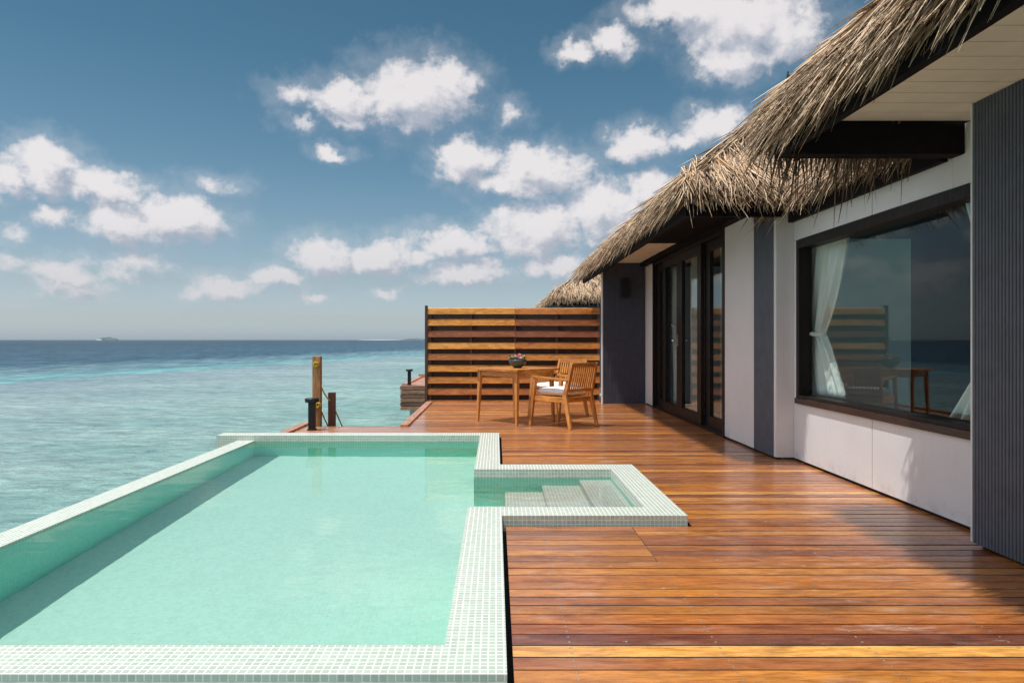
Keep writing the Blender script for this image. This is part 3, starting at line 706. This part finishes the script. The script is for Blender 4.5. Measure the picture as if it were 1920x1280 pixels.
# timber doors: four leaves
def door(y0, y1, x, sa, sb, label, handle=None):
    d = bpy.data.objects.new('door', None); COL.objects.link(d); d.parent = villa; d['label'] = label
    frame_bars('door_frame', M_frame, d, x, x+.05, y0, y1, 0.03, 2.24, sa, sb, 0.13, 0.11, 0.004)
    box('pane', M_glass, d, x+.024, x+.028, y0+sa-.01, y1-sb+.01, 0.155, 2.135)
    if handle is not None:
        m = MB(); m.tube([(x-.001, handle, 1.06), (x-.05, handle, 1.06)], 0.012, 10); m.lathe([(0, -.014), (.022, -.012), (.026, 0), (.022, .012), (0, .014)], (x-.055, handle, 1.06), 14)
        m.box(x-.006, x-.001, handle-.022, handle+.022, 0.98, 1.14)
        m.build('handle', M_chrome, d, 0.001)
door(7.74, 8.58, XD+.055, .13, .19, 'nearest door leaf, set back, with a curtain edge behind its glass')
door(8.56, 9.58, XD+.0, .16, .14, 'third door leaf from the end wall, standing proud')
door(9.585, 10.50, XD+.0, .13, .14, 'second door leaf from the end wall with a metal knob', 9.66)
door(10.45, 11.10, XD+.055, .13, .12, 'farthest door leaf next to the narrow pale panel')
fm = MB(); fm.box(XD-.01, XD+.14, 7.668, 7.735, 0.0, 2.292); fm.box(XD-.01, XD+.14, 11.105, 11.165, 0.0, 2.292); fm.box(XD-.01, XD+.14, 7.736, 11.104, 2.244, 2.291); fm.box(XD-.005, XD+.14, 7.736, 11.104, 0.0, 0.028)
fm.build('door_surround', M_frame, villa, 0.003)

# ------------------------------------------------------------ curtains inside
def curtain(name, x, y0, y1, z0, z1, label, tie=None, waves=9, amp=0.03, tiew=0.35, side=1, grp=None, topw=1.0):
    m = MB(); nu, nv = 100, 28; vs = []
    for j in range(nv+1):
        v = j/nv; z_ = z1+(z0-z1)*v; wdt = 1.0
        if tie is not None:
            d = (z_-tie)/(z1-z0)
            wdt = tiew+((topw if d > 0 else 1.0)-tiew)*min(1.0, abs(d)*(1.7 if d > 0 else 2.4))**0.75
        for i in range(nu+1):
            u = i/nu; uy = (1-wdt)*(1 if side > 0 else 0)+u*wdt
            yy = y0+(y1-y0)*uy
            a = amp*(0.6+0.4*math.sin(u*7+1))*(1-0.35*(1-wdt))
            vs.append((x+a*math.sin(u*waves*2*math.pi+0.4*math.sin(v*3))+0.012*math.sin(u*23+v*5), yy, z_))
    m.add(vs, [(j*(nu+1)+i, j*(nu+1)+i+1, (j+1)*(nu+1)+i+1, (j+1)*(nu+1)+i) for j in range(nv) for i in range(nu)])
    o = m.build(name, M_curtain, None, smooth=True); so2 = o.modifiers.new('thick', 'SOLIDIFY'); so2.thickness = 0.003
    root = o; tag(root, label, 'curtain', grp)
    if tie is not None:
        t = MB(); cy = (y1 if side > 0 else y0)-side*(y1-y0)*tiew*0.5; ry = abs(y1-y0)*tiew*0.52
        t.tube([(x+0.05*math.cos(a), cy+ry*math.sin(a), tie+0.02*math.sin(a)) for a in [i*math.pi/8 for i in range(17)]], 0.018, 8)
        t.build('tie_band', M_cushion, o)
    return o
curtain('curtain', XW+.15, 5.62, 6.42, 0.60, 1.93, 'white curtain gathered with a tie band at the left end of the wide window', tie=1.13, waves=9, tiew=0.5, side=1, grp='white curtains behind the glass')
curtain('curtain', XW+.13, 3.45, 4.33, 0.60, 1.93, 'white curtain glimpsed at the far right of the wide window beside the near ribbed wall', tie=1.13, waves=7, side=-1, topw=0.8, grp='white curtains behind the glass')
curtain('curtain', XD+.30, 9.55, 9.95, 0.08, 2.22, 'tall white curtain behind the second door leaf', waves=6, grp='white curtains behind the glass')
curtain('curtain', XD+.30, 10.6, 11.0, 0.08, 2.22, 'white curtain edge behind the farthest door leaf', tie=1.3, waves=6, side=1, grp='white curtains behind the glass')
curtain('curtain', XD+.30, 7.78, 8.10, 0.08, 2.22, 'white curtain strip behind the nearest door leaf', waves=5, grp='white curtains behind the glass')

# ------------------------------------------------------------ wall lamp on the end wall
wl = empty('wall_lamp', (2.14, 11.74, 1.93), 0, 'black box wall lamp on the dark ribbed end wall above the chairs', 'wall lamp')
o = box('lamp_body', M_black, wl, -.065, .065, -.12, -.02, -.16, .16, 0.006)
box('mounting_plate', M_black, wl, -.045, .045, -.02, .004, -.10, .10, 0.003)

# ------------------------------------------------------------ slatted privacy screen
scr = empty('privacy_screen', (0, 11.98, 0), 0, 'tall screen of golden and brown horizontal slats at the far end of the deck', 'screen')
SX0, SXM, SX1 = -1.165, 0.325, 1.765; random.seed(5)
tonesL = [.0, .02, .30, .50, .66, .03, .12, .20, .14]; tonesR = [.17, .28, .32, .16, .98, .62, .14, .22, .12]
for (a, b2, tn) in ((SX0, SXM-.002, tonesL), (SXM+.002, SX1, tonesR)):
    sp = MB()
    for i in range(9):
        zt = 1.615-i*0.1955+random.uniform(-.004, .004)
        n4 = [(-.018, zt-.014), (.004, zt+.002), (.004, zt-.110), (-.034, zt-.112)]   # board leaning back, chamfered top edge
        z2 = random.uniform(-.004, .004)
        vs = [(a, yy, zz) for yy, zz in n4]+[(b2, yy, zz+z2) for yy, zz in n4]
        sp.add(vs, [(0,1,2,3),(7,6,5,4),(4,5,1,0),(5,6,2,1),(6,7,3,2),(7,4,0,3)], tn[i])
    sp.build('slat_panel', M_screen, scr, 0.003)
for x in (SX0+.04, -.43, SXM, 1.04, SX1-.02): box('post', M_screend, scr, x-.018, x+.018, .0062, .05, 0.0, 1.60, 0.002)
box('end_post', M_screend, scr, SX0-.045, SX0-.003, -.04, .075, -.03, 1.655, 0.003)
bk = MB()
for i in range(9): bk.box(SX0, SX1, .056, .075, 1.60-i*0.1955-.215, 1.60-i*0.1955-.075)
bk.build('backing_panel', M_backing, scr)

# ------------------------------------------------------------ table
tb = empty('dining_table', (0.26, 9.27, 0), R(45), 'square wooden table with tapered legs standing cornerwise on the deck', 'table')
hw = 0.405
tt = MB()
for i in range(7): tt.box(-hw+i*(2*hw/7)+.0008, -hw+(i+1)*(2*hw/7)-.0008, -hw, hw, .672, .700)
tt.build('tabletop', M_teaky, tb, 0.0025)
ap = MB(); q = hw-.07
for s_ in (-1, 1): ap.beam((-q, s_*q, .635), (q, s_*q, .635), .022, .07); ap.beam((s_*q, -q+.012, .635), (s_*q, q-.012, .635), .022, .07)
ap.build('apron', M_teakx, tb, 0.002)
for sx in (-1, 1):
    for sy in (-1, 1):
        l = MB(); l.beam((sx*(q-.005), sy*(q-.005), .671), (sx*(q+.018), sy*(q+.018), 0.0), .052, .052, .030, .030); l.build('leg', M_teakz, tb, 0.003)

# bowl of flowers
bw = empty('flower_bowl', (0.285, 9.24, 0.701), 0, 'dark round bowl of pink, white and green flowers on the wooden table', 'bowl')
b3 = MB(); b3.lathe([(0, 0), (.045, 0), (.05, .006), (.085, .03), (.112, .07), (.122, .112), (.117, .112), (.106, .072), (.08, .036), (.0, .02)]); b3.build('bowl', M_bowl, bw, smooth=True)
random.seed(3)
def blossoms(name, mat, n, rr, seed, leaf=False):
    random.seed(seed); m = MB()
    for _ in range(n):
        a = random.uniform(0, 6.28); rd = rr*math.sqrt(random.random()); c = Vector((rd*math.cos(a), rd*math.sin(a), .112+random.uniform(0, .06)*(1-rd/rr*.5)))
        for kk in range(6):
            t = Vector((random.gauss(0,1), random.gauss(0,1), random.uniform(.1, 1.2))).normalized(); s1 = t.cross(Vector((.3,.5,.8))).normalized()
            ln = random.uniform(.026, .046)*(1.4 if leaf else 1); wd = ln*(.22 if leaf else .42)
            m.add([c, c+t*ln*.5+s1*wd, c+t*ln+Vector((0,0,-.004)), c+t*ln*.5-s1*wd, c+t*ln*.5+Vector((0,0,.004))], [(0,1,4),(1,2,4),(2,3,4),(3,0,4),(0,3,2,1)])
    m.build(name, mat, bw)
blossoms('white_flowers', M_whitep, 26, .10, 1); blossoms('pink_flowers', M_red, 14, .085, 2); blossoms('leaves', M_green, 10, .105, 8, True)

# ------------------------------------------------------------ armchairs (front faces -Y in its own frame)
def make_chair(label):
    c = empty('wooden_armchair', (0,0,0), 0, label, 'chair', 'wooden armchairs at the table')
    W2 = .255; D2 = .27
    for s_ in (-1, 1):
        l = MB(); l.beam((s_*W2, -D2+.03, .60), (s_*(W2+.012), -D2-.04, 0), .042, .050, .032, .036, up=(0,1,0)); l.build('leg', M_teakz, c, .003)
        l = MB(); l.beam((s_*(W2-.005), D2-.035, .40), (s_*(W2+.008), D2+.055, 0), .040, .056, .030, .036, up=(0,1,0))
        l.beam((s_*(W2-.005), D2-.035, .39), (s_*(W2-.015), D2+.065, .79), .040, .052, .032, .034, up=(0,1,0)); l.build('leg', M_teakz, c, .003)
        a = MB(); a.beam((s_*W2, -D2-.02, .612), (s_*(W2-.004), D2+.02, .585), .055, .026, .045, .024); a.build('armrest', M_teaky, c, .004)
        r2 = MB(); r2.beam((s_*(W2-.002), -D2+.01, .345), (s_*(W2-.002), D2-.05, .345), .024, .062); r2.build('seat_rail', M_teaky, c, .002)
    r2 = MB(); r2.beam((-W2+.02, -D2+.005, .345), (W2-.02, -D2+.005, .345), .024, .062); r2.beam((-W2+.02, D2-.035, .345), (W2-.02, D2-.035, .345), .024, .062)
    for i in range(6): r2.box(-W2+.03, W2-.03, -D2+.03+i*.08, -D2+.085+i*.08, .362, .376)
    r2.build('seat', M_teakx, c, .002)
    cu = MB(); nu = 20; vs = []
    for side in (1, -1):
        for j in range(nu+1):
            for i in range(nu+1):
                u = i/nu*2-1; v = j/nu*2-1; e = (max(0, 1-abs(u)**8)*max(0, 1-abs(v)**8))**.35
                bul = .042*e+.012*max(0, 1-u*u)*max(0, 1-v*v)-(.006*math.exp(-((u*u+v*v)/.02)) if side > 0 else 0)
                vs.append((u*(W2-.028), v*(D2-.035)-.012, .430+side*bul+.003*math.sin(9*u+4*v)))
    n1 = nu+1; f = [(j*n1+i, j*n1+i+1, (j+1)*n1+i+1, (j+1)*n1+i) for j in range(nu) for i in range(nu)]
    cu.add(vs, f+[tuple(n1*n1+k3 for k3 in ff)[::-1] for ff in f]); o = cu.build('cushion', M_cushion, c, smooth=True)
    rl = MB()
    rl2 = MB(); rl2.beam((-W2+.022, D2+.056, .768), (W2-.022, D2+.056, .768), .026, .050); rl.beam((-W2+.022, D2-.012, .455), (W2-.022, D2-.012, .455), .024, .04)
    rl.build('back_rail', M_teakx, c, .003); rl2.build('back_rail', M_teakx, c, .003)
    sl_ = MB()
    for i in range(11):
        x = -W2+.055+i*(2*W2-.11)/10; sl_.beam((x, D2-.012, .4755), (x, D2+.052, .7425), .020, .014, up=(0,1,0))
    sl_.build('back_slats', M_teakz, c, .0015)
    return c
ch = make_chair('nearer wooden armchair with white cushion, its slatted back to the camera')
ch.location = (0.84, 8.78, 0); ch.rotation_euler = (0, 0, R(180+45))
ch2 = copy_tree(ch); ch2['label'] = 'farther wooden armchair with white cushion, mostly hidden behind the nearer one'
ch2.location = (0.87, 9.83, 0); ch2.rotation_euler = (0, 0, R(-45))

# ------------------------------------------------------------ things at the landing
tp = empty('mooring_post', (-2.245, 8.82, 0), 0, 'tall square weathered timber post with yellow rope knots beyond the landing', 'post', 'ladder posts beyond the landing')
box('shaft', M_post, tp, -.05, .05, -.05, .05, -1.6, .865, 0.006)
def knot(par, loc, s=1.0, seed=0):
    random.seed(seed); m = MB(); pts = []
    for i in range(34):
        t = i/33*2*math.pi*2; rr = .024*s*(1+.35*math.cos(1.5*t)); pts.append((loc[0]+rr*math.cos(t), loc[1]-.014-.010*math.sin(1.5*t), loc[2]+rr*math.sin(t)))
    m.tube(pts, .0085*s, 6); m.tube([(loc[0]-.02*s, loc[1]-.02, loc[2]), (loc[0]-.03*s, loc[1]-.02, loc[2]-.04*s)], .008*s, 6)
    m.build('rope_knot', M_rope, par, smooth=True)
knot(tp, (.0, -.05, .765), 1.0, 1); knot(tp, (.02, -.05, .26), 1.15, 2)
sp_ = empty('mooring_post', (-2.09, 8.95, 0), 0, 'short square dark brown post right of the tall rope-knotted post', 'post', 'ladder posts beyond the landing')
box('shaft', M_postd, sp_, -.042, .042, -.042, .042, -1.6, .40, 0.005)
def sag(a, b, d, n=12): return [tuple(Vector(a).lerp(Vector(b), i/n)-Vector((0,0,d*4*(i/n)*(1-i/n)))) for i in range(n+1)]
rp = MB(); rp.tube(sag((-2.195, 8.80, .50), (-2.10, 8.90, .30), .03), .009, 7); o = rp.build('handrail_rope', M_rope, smooth=True)
tag(o, 'yellow rope sagging from the tall post down to the short dark post', 'rope', 'yellow ladder ropes')
rp = MB(); rp.tube(sag((-2.195, 8.80, .20), (-2.07, 9.12, -.25), .03), .009, 7); o = rp.build('handrail_rope', M_rope, smooth=True)
tag(o, 'yellow rope dropping between the two posts towards the water', 'rope', 'yellow ladder ropes')
rp = MB(); rp.tube(sag((-2.045, 8.95, .17), (-1.93, 9.25, -.25), .02), .009, 7); o = rp.build('handrail_rope', M_rope, smooth=True)
tag(o, 'yellow rope dropping on the right side of the short dark post', 'rope', 'yellow ladder ropes')
def deck_lamp(loc, label):
    e = empty('deck_lamp', loc, 0, label, 'lamp', 'black deck lamps')
    m = MB(); m.lathe([(0,0),(.06,0),(.06,.010),(.052,.014),(0,.014)], n=24); m.build('base', M_black, e)
    box('pole', M_black, e, -.040, .040, -.028, .028, .014, .325, .004)
    m = MB(); n = 28
    m.lathe([(0,.325),(.080,.330),(.083,.336),(.083,.370),(.078,.376),(0,.380)], n=n); m.build('lamp_head', M_black, e)
    return e
dl = deck_lamp((-2.19, 8.36, 0.0), 'black T-shaped lamp standing on the landing in front of the tall post')

# ------------------------------------------------------------ the neighbour's platform and villa
pf = empty('neighbour_platform', (0, 0, 0), 0, 'small weathered timber platform on a pile over the sea, left of the screen', 'platform')
m = MB(); yy = 16.45
while yy < 20.0: m.box(-2.2, 1.2, yy+.003, yy+.142, -.03, 0.0); yy += .145
m.build('deck_boards', M_kerb, pf)
m = MB(); zt = -.002
for i in range(6): m.box(-2.24+.01*(i % 2), 1.2, 16.40-.012*(i % 2), 16.44, zt-.085-.012*(i==0), zt-.006); m.box(-2.24+.01*(i % 2), -2.205, 16.445, 20.0, zt-.085, zt-.006); zt -= .094+.012*(i==0)
m.build('side_boards', M_pier, pf, .003); box('side_frame', M_joint, pf, -2.20, 1.2, 16.445, 16.5, -.57, -.035)
box('side_kerb', M_kerb, pf, -2.22, -2.10, 16.6, 20.0, .002, .035, .003)
box('back_board', M_kerb, pf, -2.2, 1.2, 20.0, 20.04, -.3, .10, .003)
m = MB(); m.tube([(-1.9, 16.75, -2.5), (-1.9, 16.75, -.5)], .16, 24); m.build('pile', M_conc, pf, smooth=False)
dl2 = copy_tree(dl); dl2.location = (-2.05, 16.62, 0.0); dl2['label'] = 'black T-shaped lamp on the neighbouring platform left of the screen'
nv = empty('neighbour_villa', (0, 0, 0), 0, 'thatched villa in the distance showing above the slatted screen', 'villa')
nrf = bpy.data.objects.new('roof', None); COL.objects.link(nrf); nrf.parent = nv
hip_solid(1.62, 8.6, 20.2, 30.0, 2.27, 'thatch_base', nrf)
for nm_ in (0,):
    strands('thatch', nrf, eave((1.60, 20.15, 2.25), (5.2, 20.15, 2.25), (0,-1,0), 1100, hip=(1,0), smax=1.6, near=1.5) +
            eave((1.60, 20.15, 2.25), (1.60, 29.5, 2.25), (-1,0,0), 500, hip=(1,0), smax=0.9, near=1.6))
box('fascia', M_ebony, nrf, 1.65, 5.4, 20.25, 20.33, 2.06, 2.26)
box('wall', M_ribd, nv, 1.9, 7.5, 20.7, 29.5, -0.3, 2.26)
box('platform', M_pier, nv, 1.0, 8.0, 20.05, 30.0, -.45, -.31)
